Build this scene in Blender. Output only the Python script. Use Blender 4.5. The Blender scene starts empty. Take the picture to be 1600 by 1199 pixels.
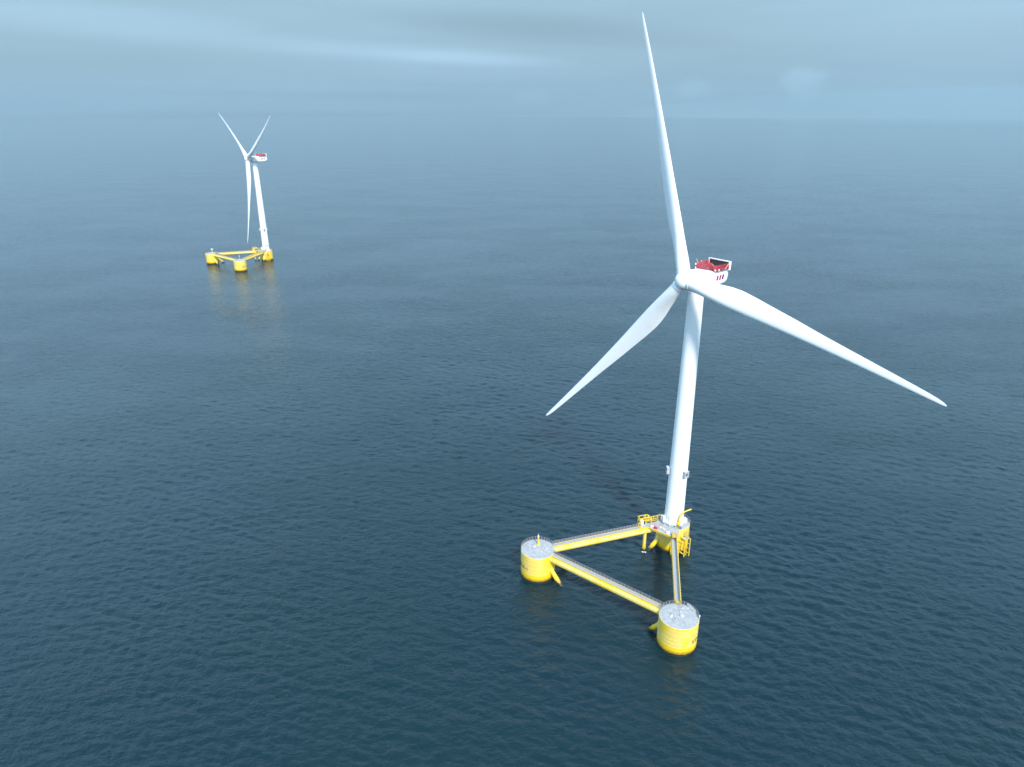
import bpy, bmesh, math, random
import numpy as np
from mathutils import Vector, Matrix
R = math.radians
random.seed(7)
S = bpy.context.scene
COL = S.collection

# ------------------------------------------------------------------ camera
cam_d = bpy.data.cameras.new('camera')
cam = bpy.data.objects.new('camera', cam_d); COL.objects.link(cam)
cam_d.sensor_width = 36.0
cam_d.lens = 1095.5 / 1600 * 36
cam_d.clip_start = 1.0
cam_d.clip_end = 60000
cam.location = (0, 0, 152.3)
cam.rotation_euler = (R(90 - 21.866), 0, 0)
S.camera = cam

# ------------------------------------------------------------------ light
SUN_AZ, SUN_EL = 160.0, 43.0          # compass-like: clockwise from +Y
sd = Vector((math.sin(R(SUN_AZ)) * math.cos(R(SUN_EL)), math.cos(R(SUN_AZ)) * math.cos(R(SUN_EL)), math.sin(R(SUN_EL))))
sun_d = bpy.data.lights.new('sun', 'SUN')
sun_d.energy = 3.0
sun_d.angle = R(7.0)
sun_d.color = (1.0, 0.96, 0.90)
sun = bpy.data.objects.new('sun', sun_d); COL.objects.link(sun)
sun.rotation_euler = sd.to_track_quat('Z', 'Y').to_euler()
sun.location = (0, 0, 400)

world = bpy.data.worlds.new('World')
S.world = world
world.use_nodes = True
W = world.node_tree
for n in list(W.nodes): W.nodes.remove(n)
def wn(t, **k):
    n = W.nodes.new(t)
    for a, b in k.items(): setattr(n, a, b)
    return n
L = W.links.new
out = wn('ShaderNodeOutputWorld')
bg = wn('ShaderNodeBackground')
L(bg.outputs[0], out.inputs[0])
sky = wn('ShaderNodeTexSky', sky_type='NISHITA', sun_disc=False, sun_elevation=R(SUN_EL), sun_rotation=R(SUN_AZ))
sky.air_density = 1.2; sky.dust_density = 2.0
bg.inputs[1].default_value = 0.10
tc = wn('ShaderNodeTexCoord')
sep = wn('ShaderNodeSeparateXYZ'); L(tc.outputs['Generated'], sep.inputs[0])
# cloud deck seen low over the horizon: colour by elevation, layered by stretched noise
ramp = wn('ShaderNodeValToRGB')
mr = wn('ShaderNodeMapRange'); L(sep.outputs['Z'], mr.inputs[0])
mr.inputs[1].default_value = -0.05; mr.inputs[2].default_value = 1.0
# noise displaces the elevation used by the ramp, so the layers have ragged streaky edges
mp = wn('ShaderNodeMapping'); L(tc.outputs['Generated'], mp.inputs[0])
mp.inputs['Rotation'].default_value = (0, R(-2.5), 0)
mp.inputs['Scale'].default_value = (1.6, 1.6, 17)
nz = wn('ShaderNodeTexNoise'); L(mp.outputs[0], nz.inputs['Vector'])
nz.inputs['Scale'].default_value = 1.7; nz.inputs['Detail'].default_value = 5; nz.inputs['Roughness'].default_value = 0.5
nz.inputs['Distortion'].default_value = 0.35
el = ramp.color_ramp.elements
SKYC = [(-1, (1.42, 2.3, 3.1)), (0.0, (1.42, 2.3, 3.1)), (.03, (1.62, 2.6, 3.4)), (.07, (1.75, 2.75, 3.55)), (.11, (1.85, 2.9, 3.7)), (.15, (2.1, 3.35, 4.15)),
        (.22, (4.9, 8.0, 11.1)), (.5, (5.0, 8.0, 11.1)), (.72, (3.4, 5.3, 6.8)), (1.0, (1.9, 2.9, 3.8))]
SKYC = [((z_ + .05) / 1.05 if z_ > -.5 else 0, c_) for z_, c_ in SKYC]
el[0].position = 0; el[1].position = 1
while len(el) < len(SKYC): el.new(0.5)
for i, (p, c) in enumerate(SKYC):
    el[i].position = p; el[i].color = (*[v / 12 for v in c], 1)
L(mr.outputs[0], ramp.inputs[0])
sc8 = wn('ShaderNodeVectorMath', operation='SCALE'); L(ramp.outputs[0], sc8.inputs[0]); sc8.inputs['Scale'].default_value = 12
# streak brightness
nr = wn('ShaderNodeMapRange'); L(nz.outputs['Fac'], nr.inputs[0])
nr.inputs[1].default_value = 0.3; nr.inputs[2].default_value = 0.72; nr.inputs[3].default_value = 0.955; nr.inputs[4].default_value = 1.05
sc2 = wn('ShaderNodeVectorMath', operation='SCALE'); L(sc8.outputs[0], sc2.inputs[0]); L(nr.outputs[0], sc2.inputs['Scale'])
# individual clouds: (direction azimuth deg from +Y, elevation deg, half width, half height, gain, noise scale)
def blob(prev, az, elv, hw, hh, gain, tilt=0.0, nsc=30, amt=0.9):
    c = Vector((math.sin(R(az)) * math.cos(R(elv)), math.cos(R(az)) * math.cos(R(elv)), math.sin(R(elv))))
    right = Vector((math.cos(R(az)), -math.sin(R(az)), 0)); upv = right.cross(c)
    r2 = right * math.cos(R(tilt)) + upv * math.sin(R(tilt)); u2 = upv * math.cos(R(tilt)) - right * math.sin(R(tilt))
    sub = wn('ShaderNodeVectorMath', operation='SUBTRACT'); L(tc.outputs['Generated'], sub.inputs[0]); sub.inputs[1].default_value = c
    d1 = wn('ShaderNodeVectorMath', operation='DOT_PRODUCT'); L(sub.outputs[0], d1.inputs[0]); d1.inputs[1].default_value = r2 / math.sin(R(hw))
    d2 = wn('ShaderNodeVectorMath', operation='DOT_PRODUCT'); L(sub.outputs[0], d2.inputs[0]); d2.inputs[1].default_value = u2 / math.sin(R(hh))
    cb = wn('ShaderNodeCombineXYZ'); L(d1.outputs['Value'], cb.inputs[0]); L(d2.outputs['Value'], cb.inputs[1])
    n2 = wn('ShaderNodeTexNoise'); L(tc.outputs['Generated'], n2.inputs['Vector']); n2.inputs['Scale'].default_value = nsc; n2.inputs['Detail'].default_value = 5
    m1 = wn('ShaderNodeMath', operation='MULTIPLY_ADD'); L(n2.outputs['Fac'], m1.inputs[0]); m1.inputs[1].default_value = amt; m1.inputs[2].default_value = -amt / 2
    ln = wn('ShaderNodeVectorMath', operation='LENGTH'); L(cb.outputs[0], ln.inputs[0])
    ad = wn('ShaderNodeMath', operation='ADD'); L(ln.outputs['Value'], ad.inputs[0]); L(m1.outputs[0], ad.inputs[1])
    m = wn('ShaderNodeMapRange', interpolation_type='SMOOTHSTEP'); L(ad.outputs[0], m.inputs[0])
    m.inputs[1].default_value = 0.15; m.inputs[2].default_value = 1.1; m.inputs[3].default_value = 1 + gain; m.inputs[4].default_value = 1.0
    s = wn('ShaderNodeVectorMath', operation='SCALE'); L(prev, s.inputs[0]); L(m.outputs[0], s.inputs['Scale'])
    return s.outputs[0]
v = sc2.outputs[0]
v = blob(v, -8.0, 3.35, 13, 0.95, 0.18, -2.5, 7, 0.25)     # long bright streak, upper centre
v = blob(v, -3.0, 3.0, 9.0, 0.6, 0.13, -2.5, 12, 0.3)    # its bright core
v = blob(v, -3.0, 2.0, 15, 1.0, 0.07, -2, 8, 0.3)         # paler layer below it
v = blob(v, -27, 4.9, 17, 1.5, 0.14, -5, 7, 0.3)          # long slanting bright band on the left
v = blob(v, 1, 5.1, 15, 1.3, -0.14, -4, 8, 0.4)          # slate patch above the streak
v = blob(v, -18, 0.6, 22, 0.45, -0.07, -1, 6, 0.3)
v = blob(v, -18, -0.9, 30, 0.45, -0.10, 0, 6, 0.3)
v = blob(v, 20.9, 1.25, 1.9, 1.35, 0.21, 0, 60, 1.15)       # puffs on the right
v = blob(v, 13.4, 0.8, 1.9, 0.9, 0.13, 0, 60, 1.1)
v = blob(v, 1.5, 0.4, 1.9, 0.7, 0.09, 0, 60, 1.1)
v = blob(v, 33, 4.0, 17, 6.0, 0.10, 0, 6, 0.4)            # lighter air on the right
v = blob(v, -60, 35, 60, 30, 0.25, 0, 2, 0.5)             # brighter overcast up on the left
mx = wn('ShaderNodeMix', data_type='RGBA'); mx.inputs[0].default_value = 0.94
zmx = wn('ShaderNodeMath', operation='MAXIMUM'); L(sep.outputs['Z'], zmx.inputs[0]); zmx.inputs[1].default_value = 0.03
cxyz = wn('ShaderNodeCombineXYZ'); L(sep.outputs['X'], cxyz.inputs[0]); L(sep.outputs['Y'], cxyz.inputs[1]); L(zmx.outputs[0], cxyz.inputs[2])
L(cxyz.outputs[0], sky.inputs['Vector'])
L(sky.outputs[0], mx.inputs[6]); L(v, mx.inputs[7]); L(mx.outputs[2], bg.inputs[0])

S.view_settings.view_transform = 'Standard'
S.view_settings.look = 'None'
S.view_settings.exposure = 0.88
S.view_settings.gamma = 1
S.cycles.max_bounces = 6
S.cycles.volume_bounces = 1
S.cycles.use_denoising = True
S.cycles.sample_clamp_direct = 2.0

# ------------------------------------------------------------------ helpers
def setp(o, label=None, cat=None, group=None, kind=None):
    if label: o['label'] = label
    if cat: o['category'] = cat
    if group: o['group'] = group
    if kind: o['kind'] = kind
    return o

class MB:
    def __init__(s): s.bm = bmesh.new(); s.mi = 0
    def face(s, vs):
        try:
            f = s.bm.faces.new(vs); f.material_index = s.mi; return f
        except ValueError: return None
    def loft(s, rings, cap=True, closed=True):
        vr = [[s.bm.verts.new(p) for p in r] for r in rings]
        n = len(vr[0])
        for a, b in zip(vr, vr[1:]):
            for i in range(n if closed else n - 1):
                j = (i + 1) % n
                s.face([a[i], a[j], b[j], b[i]])
        if cap and closed:
            s.face(list(reversed(vr[0]))); s.face(vr[-1])
        return s
    def tube(s, a, b, r, r2=None, n=12, cap=True):
        a = Vector(a); b = Vector(b); r2 = r if r2 is None else r2
        d = (b - a).normalized()
        x = d.orthogonal().normalized(); y = d.cross(x)
        rg = lambda c, q: [c + (x * math.cos(t) + y * math.sin(t)) * q for t in (2 * math.pi * i / n for i in range(n))]
        return s.loft([rg(a, r), rg(b, r2)], cap)
    def path(s, pts, r, n=10, cap=True):
        pts = [Vector(p) for p in pts]; rings = []
        x = None
        for i, p in enumerate(pts):
            d = (pts[min(i + 1, len(pts) - 1)] - pts[max(i - 1, 0)]).normalized()
            if x is None: x = d.orthogonal().normalized()
            x = (x - d * x.dot(d)).normalized(); y = d.cross(x)
            q = r[i] if isinstance(r, (list, tuple)) else r
            rings.append([p + (x * math.cos(t) + y * math.sin(t)) * q for t in (2 * math.pi * k / n for k in range(n))])
        return s.loft(rings, cap)
    def lathe(s, prof, c=(0, 0), n=48, cap=True):
        return s.loft([[Vector((c[0] + r * math.cos(2 * math.pi * i / n), c[1] + r * math.sin(2 * math.pi * i / n), z)) for i in range(n)] for r, z in prof], cap)
    def box(s, c, size, ax=(1, 0, 0), up=(0, 0, 1)):
        c = Vector(c); x = Vector(ax).normalized(); z = Vector(up).normalized(); y = z.cross(x).normalized(); z = x.cross(y)
        hx, hy, hz = [v / 2 for v in size]
        q = lambda i, j, k: s.bm.verts.new(c + x * hx * i + y * hy * j + z * hz * k)
        v = [q(i, j, k) for k in (-1, 1) for i, j in ((-1, -1), (1, -1), (1, 1), (-1, 1))]
        for f in ((3, 2, 1, 0), (4, 5, 6, 7), (0, 1, 5, 4), (1, 2, 6, 5), (2, 3, 7, 6), (3, 0, 4, 7)): s.face([v[i] for i in f])
        return s
    def bar(s, a, b, w, h=None, up=(0, 0, 1)):
        a = Vector(a); b = Vector(b); d = b - a
        if abs(d.normalized().z) > .95: up = (0, 1, 0)
        x = d.normalized(); y = Vector(up).cross(x).normalized(); z = x.cross(y)
        return s.box((a + b) / 2, (d.length, w, h or w), x, z)
    def prism(s, poly, z0, z1):
        a = [s.bm.verts.new((x, y, z0)) for x, y in poly]; b = [s.bm.verts.new((x, y, z1)) for x, y in poly]
        s.face(list(reversed(a))); s.face(b)
        for i in range(len(a)):
            j = (i + 1) % len(a); s.face([a[i], a[j], b[j], b[i]])
        return s
    def build(s, name, mats, parent=None, bevel=0, smooth=35):
        bmesh.ops.recalc_face_normals(s.bm, faces=s.bm.faces[:])
        if bevel:
            es = [e for e in s.bm.edges if len(e.link_faces) == 2 and e.calc_face_angle(0) > R(40)]
            bmesh.ops.bevel(s.bm, geom=es, offset=bevel, segments=2, affect='EDGES', profile=.6)
        me = bpy.data.meshes.new(name); s.bm.to_mesh(me); s.bm.free()
        for m in (mats if isinstance(mats, (list, tuple)) else [mats]): me.materials.append(m)
        me.shade_smooth(); me.set_sharp_from_angle(angle=R(smooth))
        o = bpy.data.objects.new(name, me); COL.objects.link(o)
        if parent: o.parent = parent
        return o

# ------------------------------------------------------------------ materials
def newmat(name):
    m = bpy.data.materials.new(name); m.use_nodes = True
    t = m.node_tree; b = t.nodes['Principled BSDF']
    return m, t, b
def noise(t, scale, detail=4, rough=.55, vscale=None, coord='Object'):
    tcn = t.nodes.new('ShaderNodeTexCoord'); mpn = t.nodes.new('ShaderNodeMapping')
    t.links.new(tcn.outputs[coord], mpn.inputs[0])
    if vscale: mpn.inputs['Scale'].default_value = vscale
    n = t.nodes.new('ShaderNodeTexNoise'); t.links.new(mpn.outputs[0], n.inputs['Vector'])
    n.inputs['Scale'].default_value = scale; n.inputs['Detail'].default_value = detail; n.inputs['Roughness'].default_value = rough
    return n.outputs['Fac']
def mrange(t, src, a, b, c=0., d=1., smooth=True):
    m = t.nodes.new('ShaderNodeMapRange'); m.interpolation_type = 'SMOOTHSTEP' if smooth else 'LINEAR'
    t.links.new(src, m.inputs[0]); m.inputs[1].default_value = a; m.inputs[2].default_value = b; m.inputs[3].default_value = c; m.inputs[4].default_value = d
    return m.outputs[0]
def mixc(t, fac, a, b):
    m = t.nodes.new('ShaderNodeMix'); m.data_type = 'RGBA'
    if isinstance(fac, float): m.inputs[0].default_value = fac
    else: t.links.new(fac, m.inputs[0])
    for i, c in ((6, a), (7, b)):
        if isinstance(c, tuple): m.inputs[i].default_value = (*c, 1)
        else: t.links.new(c, m.inputs[i])
    return m.outputs[2]
def math_(t, op, a, b):
    m = t.nodes.new('ShaderNodeMath'); m.operation = op
    for i, c in ((0, a), (1, b)):
        if isinstance(c, (int, float)): m.inputs[i].default_value = c
        else: t.links.new(c, m.inputs[i])
    return m.outputs[0]
def objz(t):
    tcn = t.nodes.new('ShaderNodeTexCoord'); sp = t.nodes.new('ShaderNodeSeparateXYZ'); t.links.new(tcn.outputs['Object'], sp.inputs[0]); return sp.outputs[2]

def simple(name, col, rough=.5, metal=0, var=.12, sc=1.2, dirt=None):
    m, t, b = newmat(name)
    n = noise(t, sc, 5)
    lo = tuple(c * (1 - var) for c in col); hi = tuple(min(1, c * (1 + var * .4)) for c in col)
    b.inputs['Roughness'].default_value = rough; b.inputs['Metallic'].default_value = metal
    t.links.new(mixc(t, mrange(t, n, .3, .7), lo, hi), b.inputs['Base Color'])
    return m

# white gel coat on tower and blades, with faint streaks
def white(name, col=(.85, .865, .87)):
    m, t, b = newmat(name)
    st = noise(t, .9, 4, .6, (1, 1, .06))
    n2 = noise(t, .25, 3)
    c = mixc(t, mrange(t, st, .52, .8), col, tuple(v * .93 for v in col))
    c = mixc(t, mrange(t, n2, .45, .8, 0, .35), c, tuple(v * .93 for v in col))
    t.links.new(c, b.inputs['Base Color']); b.inputs['Roughness'].default_value = .38
    return m
M_white = white('white_coating')
M_blade = white('blade_coating', (.84, .86, .87))

# yellow marine paint: sun glare painted in as a pale tone, broken by big saturated patches, fresh bright band low down, growth at the waterline
def yellow(name, band=True, sat_amount=.75):
    m, t, b = newmat(name)
    z = objz(t)
    pale = (.80, .60, .14); sat = (.82, .57, .003)
    patch = noise(t, .16, 4, .55, (1, 1, .7))
    fac = mrange(t, patch, .47, .60)
    streak = noise(t, .9, 3, .6, (.15, .15, 5))
    c = mixc(t, math_(t, 'MULTIPLY', fac, sat_amount), pale, sat)
    c = mixc(t, mrange(t, streak, .50, .75, 0, .4), c, (.74, .50, .05))
    # thin vertical rust runs
    runs = noise(t, 1.6, 4, .7, (1, 1, .05))
    c = mixc(t, mrange(t, runs, .66, .78, 0, .35), c, (.42, .22, .03))
    if band:
        wob = math_(t, 'MULTIPLY_ADD', noise(t, .8, 3), .5)
        zz = math_(t, 'ADD', z, math_(t, 'MULTIPLY', noise(t, 1.4, 4), .6))
        c = mixc(t, mrange(t, z, 3.22, 3.14), c, sat)
        scum = math_(t, 'MULTIPLY', mrange(t, zz, 2.5, 1.6), mrange(t, noise(t, 3.0, 5, .65), .35, .6, .35, 1))
        c = mixc(t, scum, c, (.30, .15, .015))
        c = mixc(t, mrange(t, zz, 1.5, 1.15), c, (.03, .028, .014))
        spk = math_(t, 'MULTIPLY', mrange(t, noise(t, 5, 2), .60, .66), mrange(t, zz, .7, 1.3))
        c = mixc(t, spk, c, (.62, .46, .10))
    t.links.new(c, b.inputs['Base Color']); b.inputs['Roughness'].default_value = .45
    return m
M_yel = yellow('yellow_marine_paint')
M_yel2 = yellow('yellow_steel_paint', True, .9)
M_brace = yellow('yellow_brace_paint', True, 1.0)
# concrete-grey non slip deck with stains
m, t, b = newmat('grey_deck_coating'); M_deck = m
c = mixc(t, mrange(t, noise(t, .9, 6, .65), .35, .65), (.28, .29, .31), (.38, .39, .41))
c = mixc(t, mrange(t, noise(t, 3.5, 5, .7), .58, .72, 0, .6), c, (.16, .16, .17))
c = mixc(t, mrange(t, noise(t, 2.3, 4, .7), .63, .7, 0, .8), c, (.52, .52, .51))
t.links.new(c, b.inputs['Base Color']); b.inputs['Roughness'].default_value = .8
M_grate = simple('grey_grating', (.33, .34, .37), .7, var=.2, sc=2.5)
M_rail = simple('galvanised_rail', (.17, .17, .19), .5, .3)
M_railw = simple('pale_rail', (.62, .63, .64), .5)
M_post = simple('grey_post', (.34, .34, .36), .5)
M_equip = simple('white_equipment_paint', (.78, .79, .80), .45, var=.15)
M_lgrey = simple('light_grey_panel', (.45, .48, .51), .5)
M_dark = simple('dark_recess', (.05, .05, .055), .7)
M_ochre = simple('ochre_grating', (.55, .36, .06), .7, var=.3, sc=3)
M_red = simple('red_railing_mesh', (.55, .06, .085), .5, var=.45, sc=1.6)
M_deckred = simple('worn_red_deck', (.24, .075, .085), .7, var=.5, sc=1.2)
M_redbox = simple('red_plastic', (.60, .03, .03), .4)
M_green = simple('green_plastic', (.02, .33, .20), .4)
M_ink = simple('black_lettering', (.03, .03, .02), .6)
M_lred = simple('logo_red', (.48, .0, .035), .6); M_lblue = simple('logo_blue', (.01, .01, .26), .6); M_lgr = simple('logo_grey', (.45, .48, .5), .4)
M_glint = simple('bracket_glint_paint', (.85, .74, .42), .4)  # white glints on the beam's walkway supports, put into a pale colour
M_yl = simple('yellow_bright_steel', (.80, .55, .03), .45, var=.15)
M_foam = simple('foam', (.55, .6, .6), .9)

# ------------------------------------------------------------------ sea
def sea_mesh():
    cx, cy = 0.0, 0.0
    az = []
    a = -180.0
    fine, coarse = 0.125, 3.0
    while a < 180:
        az.append(a); a += fine if -46 <= a < 46 else coarse
    az = np.radians(np.array(az))
    rs = [0.0, 40, 80]
    r = 105.0
    while r < 2200:
        rs.append(r); r += max(.42, r * r / 170000 + r * .0009)
    while r < 8300:
        rs.append(r); r *= 1.03
    rs.append(8300.0)
    rs = np.array(rs)
    X = np.outer(rs, np.sin(az)) + cx; Y = np.outer(rs, np.cos(az)) + cy
    Z = np.zeros_like(X)
    rng = np.random.RandomState(3)
    wind = R(255)
    for k in range(140):
        lam = 1.5 * (8.5 / 1.5) ** rng.rand()
        th = wind + rng.normal(0, .62)
        kk = 2 * np.pi / lam
        amp = .0045 * lam ** .85 * rng.uniform(.4, 1)
        if lam > 6: amp *= .8
        ph = rng.rand() * 6.283
        q = kk * (X * np.cos(th) + Y * np.sin(th)) + ph
        Z += amp * (np.sin(q) + .18 * np.sin(2 * q + 1.2))
    # gusts: patches of stronger and calmer chop
    gust = 1 + .16 * np.sin(X / 61 + 1.3 * np.sin(Y / 97)) * np.sin(Y / 83 + 1.1 * np.sin(X / 140)) + .12 * np.sin((X + .6 * Y) / 37 + 2)
    Z *= gust
    rad = rs[:, None]
    Z *= np.clip((2300 - rad) / 1200, 0, 1) * np.clip((rad - 60) / 50, 0, 1)
    fi = (az > R(-47)) & (az < R(47)); Z *= fi[None, :]
    n, m = X.shape
    V = np.stack([X, Y, Z], -1).reshape(-1, 3)
    i = np.arange(n - 1)[:, None]; j = np.arange(m)[None, :]; j2 = (j + 1) % m
    F = np.stack([i * m + j, i * m + j2, (i + 1) * m + j2, (i + 1) * m + j], -1).reshape(-1, 4)[:, ::-1]
    me = bpy.data.meshes.new('sea')
    me.vertices.add(len(V)); me.vertices.foreach_set('co', V.ravel().astype(np.float32))
    me.loops.add(F.size); me.loops.foreach_set('vertex_index', F.ravel().astype(np.int32))
    me.polygons.add(len(F)); me.polygons.foreach_set('loop_start', np.arange(0, F.size, 4, dtype=np.int32))
    me.polygons.foreach_set('use_smooth', np.ones(len(F), bool))
    me.update(calc_edges=True); me.validate()
    return me
m, t, b = newmat('sea_water')
b.inputs['Base Color'].default_value = (.010, .036, .052, 1)
big = noise(t, .0045, 3, .5)
cc = mixc(t, mrange(t, big, .35, .65), (.0026, .0198, .0268), (.0028, .0178, .0292))
t.links.new(cc, b.inputs['Base Color'])
b.inputs['IOR'].default_value = 1.333
b.inputs['Roughness'].default_value = .06
geo = t.nodes.new('ShaderNodeNewGeometry')
def wavenoise(scale, detail, vs, rot, dist=0.0, kind='FBM'):
    mpn = t.nodes.new('ShaderNodeMapping'); t.links.new(geo.outputs['Position'], mpn.inputs[0])
    mpn.inputs['Scale'].default_value = vs; mpn.inputs['Rotation'].default_value = (0, 0, R(rot))
    n = t.nodes.new('ShaderNodeTexNoise'); n.inputs['Scale'].default_value = scale; n.inputs['Detail'].default_value = detail
    n.inputs['Roughness'].default_value = .6; n.inputs['Distortion'].default_value = dist
    t.links.new(mpn.outputs[0], n.inputs['Vector'])
    return n.outputs['Fac']
def ridge(x):       # sharpened crests
    a = math_(t, 'SUBTRACT', x, .5)
    a = math_(t, 'SQRT', math_(t, 'ADD', math_(t, 'MULTIPLY', a, a), .0012), 0)
    return math_(t, 'SUBTRACT', 0.5, a)
w1 = ridge(wavenoise(.16, 4, (.6, 1.15, 1), 12, .6))
w2 = ridge(wavenoise(.42, 3, (.65, 1.1, 1), -14, .4))
w0 = ridge(wavenoise(.075, 4, (.55, 1.25, 1), 6, .5))
w3 = wavenoise(1.1, 4, (.8, 1.1, 1), 5, .2)
h = math_(t, 'ADD', math_(t, 'ADD', math_(t, 'MULTIPLY', w1, 1.0), math_(t, 'MULTIPLY', w2, 1.35)), math_(t, 'MULTIPLY', w3, .42))
h = math_(t, 'ADD', h, math_(t, 'MULTIPLY', w0, 2.2))
gust_ = mrange(t, wavenoise(.008, 3, (1, 1.8, 1), 20), .35, .68, .72, 1.25)
h = math_(t, 'MULTIPLY', h, gust_)
bp = t.nodes.new('ShaderNodeBump'); bp.inputs['Strength'].default_value = 1.0; bp.inputs['Distance'].default_value = .5
t.links.new(h, bp.inputs['Height']); t.links.new(bp.outputs[0], b.inputs['Normal'])
M_sea = m
me = sea_mesh(); me.materials.append(M_sea)
sea = bpy.data.objects.new('sea', me); COL.objects.link(sea); setp(sea, kind='structure')
sea['label'] = 'dark blue rippled open sea'

# ------------------------------------------------------------------ haze
m = bpy.data.materials.new('haze_air'); m.use_nodes = True; t = m.node_tree
for n in list(t.nodes): t.nodes.remove(n)
o_ = t.nodes.new('ShaderNodeOutputMaterial'); pv = t.nodes.new('ShaderNodeVolumePrincipled')
pv.inputs['Color'].default_value = (.40, .56, .65, 1); pv.inputs['Density'].default_value = 5.2e-5; pv.inputs['Anisotropy'].default_value = 0.0
t.links.new(pv.outputs[0], o_.inputs['Volume'])
hz = MB().box((0, 0, 149), (17400, 17400, 302)).build('haze', m)
setp(hz, kind='stuff'); hz['label'] = 'thin bluish sea haze'

fm = bpy.data.materials.new('fog_air'); fm.use_nodes = True; t = fm.node_tree
for n in list(t.nodes): t.nodes.remove(n)
o_ = t.nodes.new('ShaderNodeOutputMaterial'); pv = t.nodes.new('ShaderNodeVolumePrincipled')
pv.inputs['Color'].default_value = (.46, .61, .665, 1); pv.inputs['Density'].default_value = 1.5e-4
t.links.new(pv.outputs[0], o_.inputs['Volume'])
fb_ = MB(); fb_.lathe([(math.cos(a) * 1.0 + 1e-4, math.sin(a)) for a in [R(-90 + 7.5 * k) for k in range(25)]], (0, 0), 48)
fog = fb_.build('fog_bank', fm)
fog.scale = (4300, 1700, 270); fog.location = (4700, 5600, 20); fog.rotation_euler = (0, 0, R(-38))
setp(fog, kind='stuff'); fog['label'] = 'low pale fog bank lying on the sea at the right of the horizon'

# ------------------------------------------------------------------ turbine
A0 = Vector((59.0, 219.1, 0)); F0 = Vector((-254.7, 725.8, 0))
PB = Vector((-50.07, -17.17, 0)); PC = Vector((-9.22, -51.03, 0)); PA = Vector((0, 0, 0))
RC, ZD = 5.87, 10.14
YAW = R(219.0)
nh = Vector((math.cos(YAW), math.sin(YAW), 0)); sh = Vector((-nh.y, nh.x, 0))
TILT = R(5.6)
na = Vector((nh.x * math.cos(TILT), nh.y * math.cos(TILT), math.sin(TILT))); ua = na.cross(sh)
HUB = Vector((0, 0, 100.0)) + na * 6.6

def pol(c, r, a, z): return Vector((c.x + r * math.cos(R(a)), c.y + r * math.sin(R(a)), z))

def text_on_cyl(txt, c, rad, a0, z, size, mat, parent, name='lettering'):
    cu = bpy.data.curves.new('txt', 'FONT'); cu.body = txt; cu.size = size; cu.extrude = 0
    o = bpy.data.objects.new('txt', cu); COL.objects.link(o)
    dg = bpy.context.evaluated_depsgraph_get(); dg.update()
    me0 = bpy.data.meshes.new_from_object(o.evaluated_get(dg))
    COL.objects.unlink(o); bpy.data.objects.remove(o); bpy.data.curves.remove(cu)
    bm = bmesh.new(); bm.from_mesh(me0)
    bmesh.ops.subdivide_edges(bm, edges=[e for e in bm.edges if e.calc_length() > .5], cuts=2)
    bmesh.ops.solidify(bm, geom=bm.faces[:], thickness=.03)
    for v_ in bm.verts:
        a = R(a0) + v_.co.x / rad
        v_.co = Vector((c.x + (rad + .02 + abs(v_.co.z)) * math.cos(a), c.y + (rad + .02 + abs(v_.co.z)) * math.sin(a), z + v_.co.y))
    me = bpy.data.meshes.new(name); bm.to_mesh(me); bm.free(); me.materials.append(mat)
    ob = bpy.data.objects.new(name, me); COL.objects.link(ob); ob.parent = parent
    return ob

def arc_rail(mb, c, r, a0, a1, z, h=1.15, step=1.0):
    n = max(2, int(math.radians(abs(a1 - a0)) * r / step))
    for k in range(n + 1):
        a = a0 + (a1 - a0) * k / n
        mb.mi = 1; mb.tube(pol(c, r, a, z - .25), pol(c, r, a, z + h), .07, n=6); mb.mi = 0
    N = n * 2
    for hh, rr in ((h, .07), (h * .66, .05), (h * .33, .05), (.08, .06)):
        mb.path([pol(c, r, a0 + (a1 - a0) * k / N, z + hh) for k in range(N + 1)], rr, n=6)

def column(c, root, lettering, rail, beams=()):
    mb = MB()
    prof = [(RC, -6)]
    for zr in (3.2, 4.6, 5.9, 7.6, 9.2):          # weld seams
        prof += [(RC, zr - .06), (RC + .035, zr - .02), (RC + .035, zr + .02), (RC, zr + .06)]
    prof += [(RC, ZD - .1), (RC - .08, ZD)]
    mb.lathe(prof, (c.x, c.y), 72)
    col = mb.build('column', M_yel, root, smooth=18)
    d = MB().lathe([(RC - .12, ZD + .004), (RC - .12, ZD + .03), (RC - .3, ZD + .04)], (c.x, c.y), 72).build('deck', M_deck, col)
    rm = MB()
    for a0, a1 in rail: arc_rail(rm, c, RC - .03, a0, a1, ZD)
    if rail: rm.build('railing', [M_rail, M_post], col)
    if lettering is not None:
        text_on_cyl('KIN-A-1', c, RC, lettering[0], lettering[1], 1.85, M_ink, col)
        lettering = lettering[2]
        # thin painted draught lines above and below the lettering
        for zz in (6.6, 3.9):
            pts = [pol(c, RC + .02, lettering + k * 3, zz) for k in range(11)]
            MB().path(pts, .05, n=5).build('marking_line', M_ochre, col)
    return col

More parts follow.
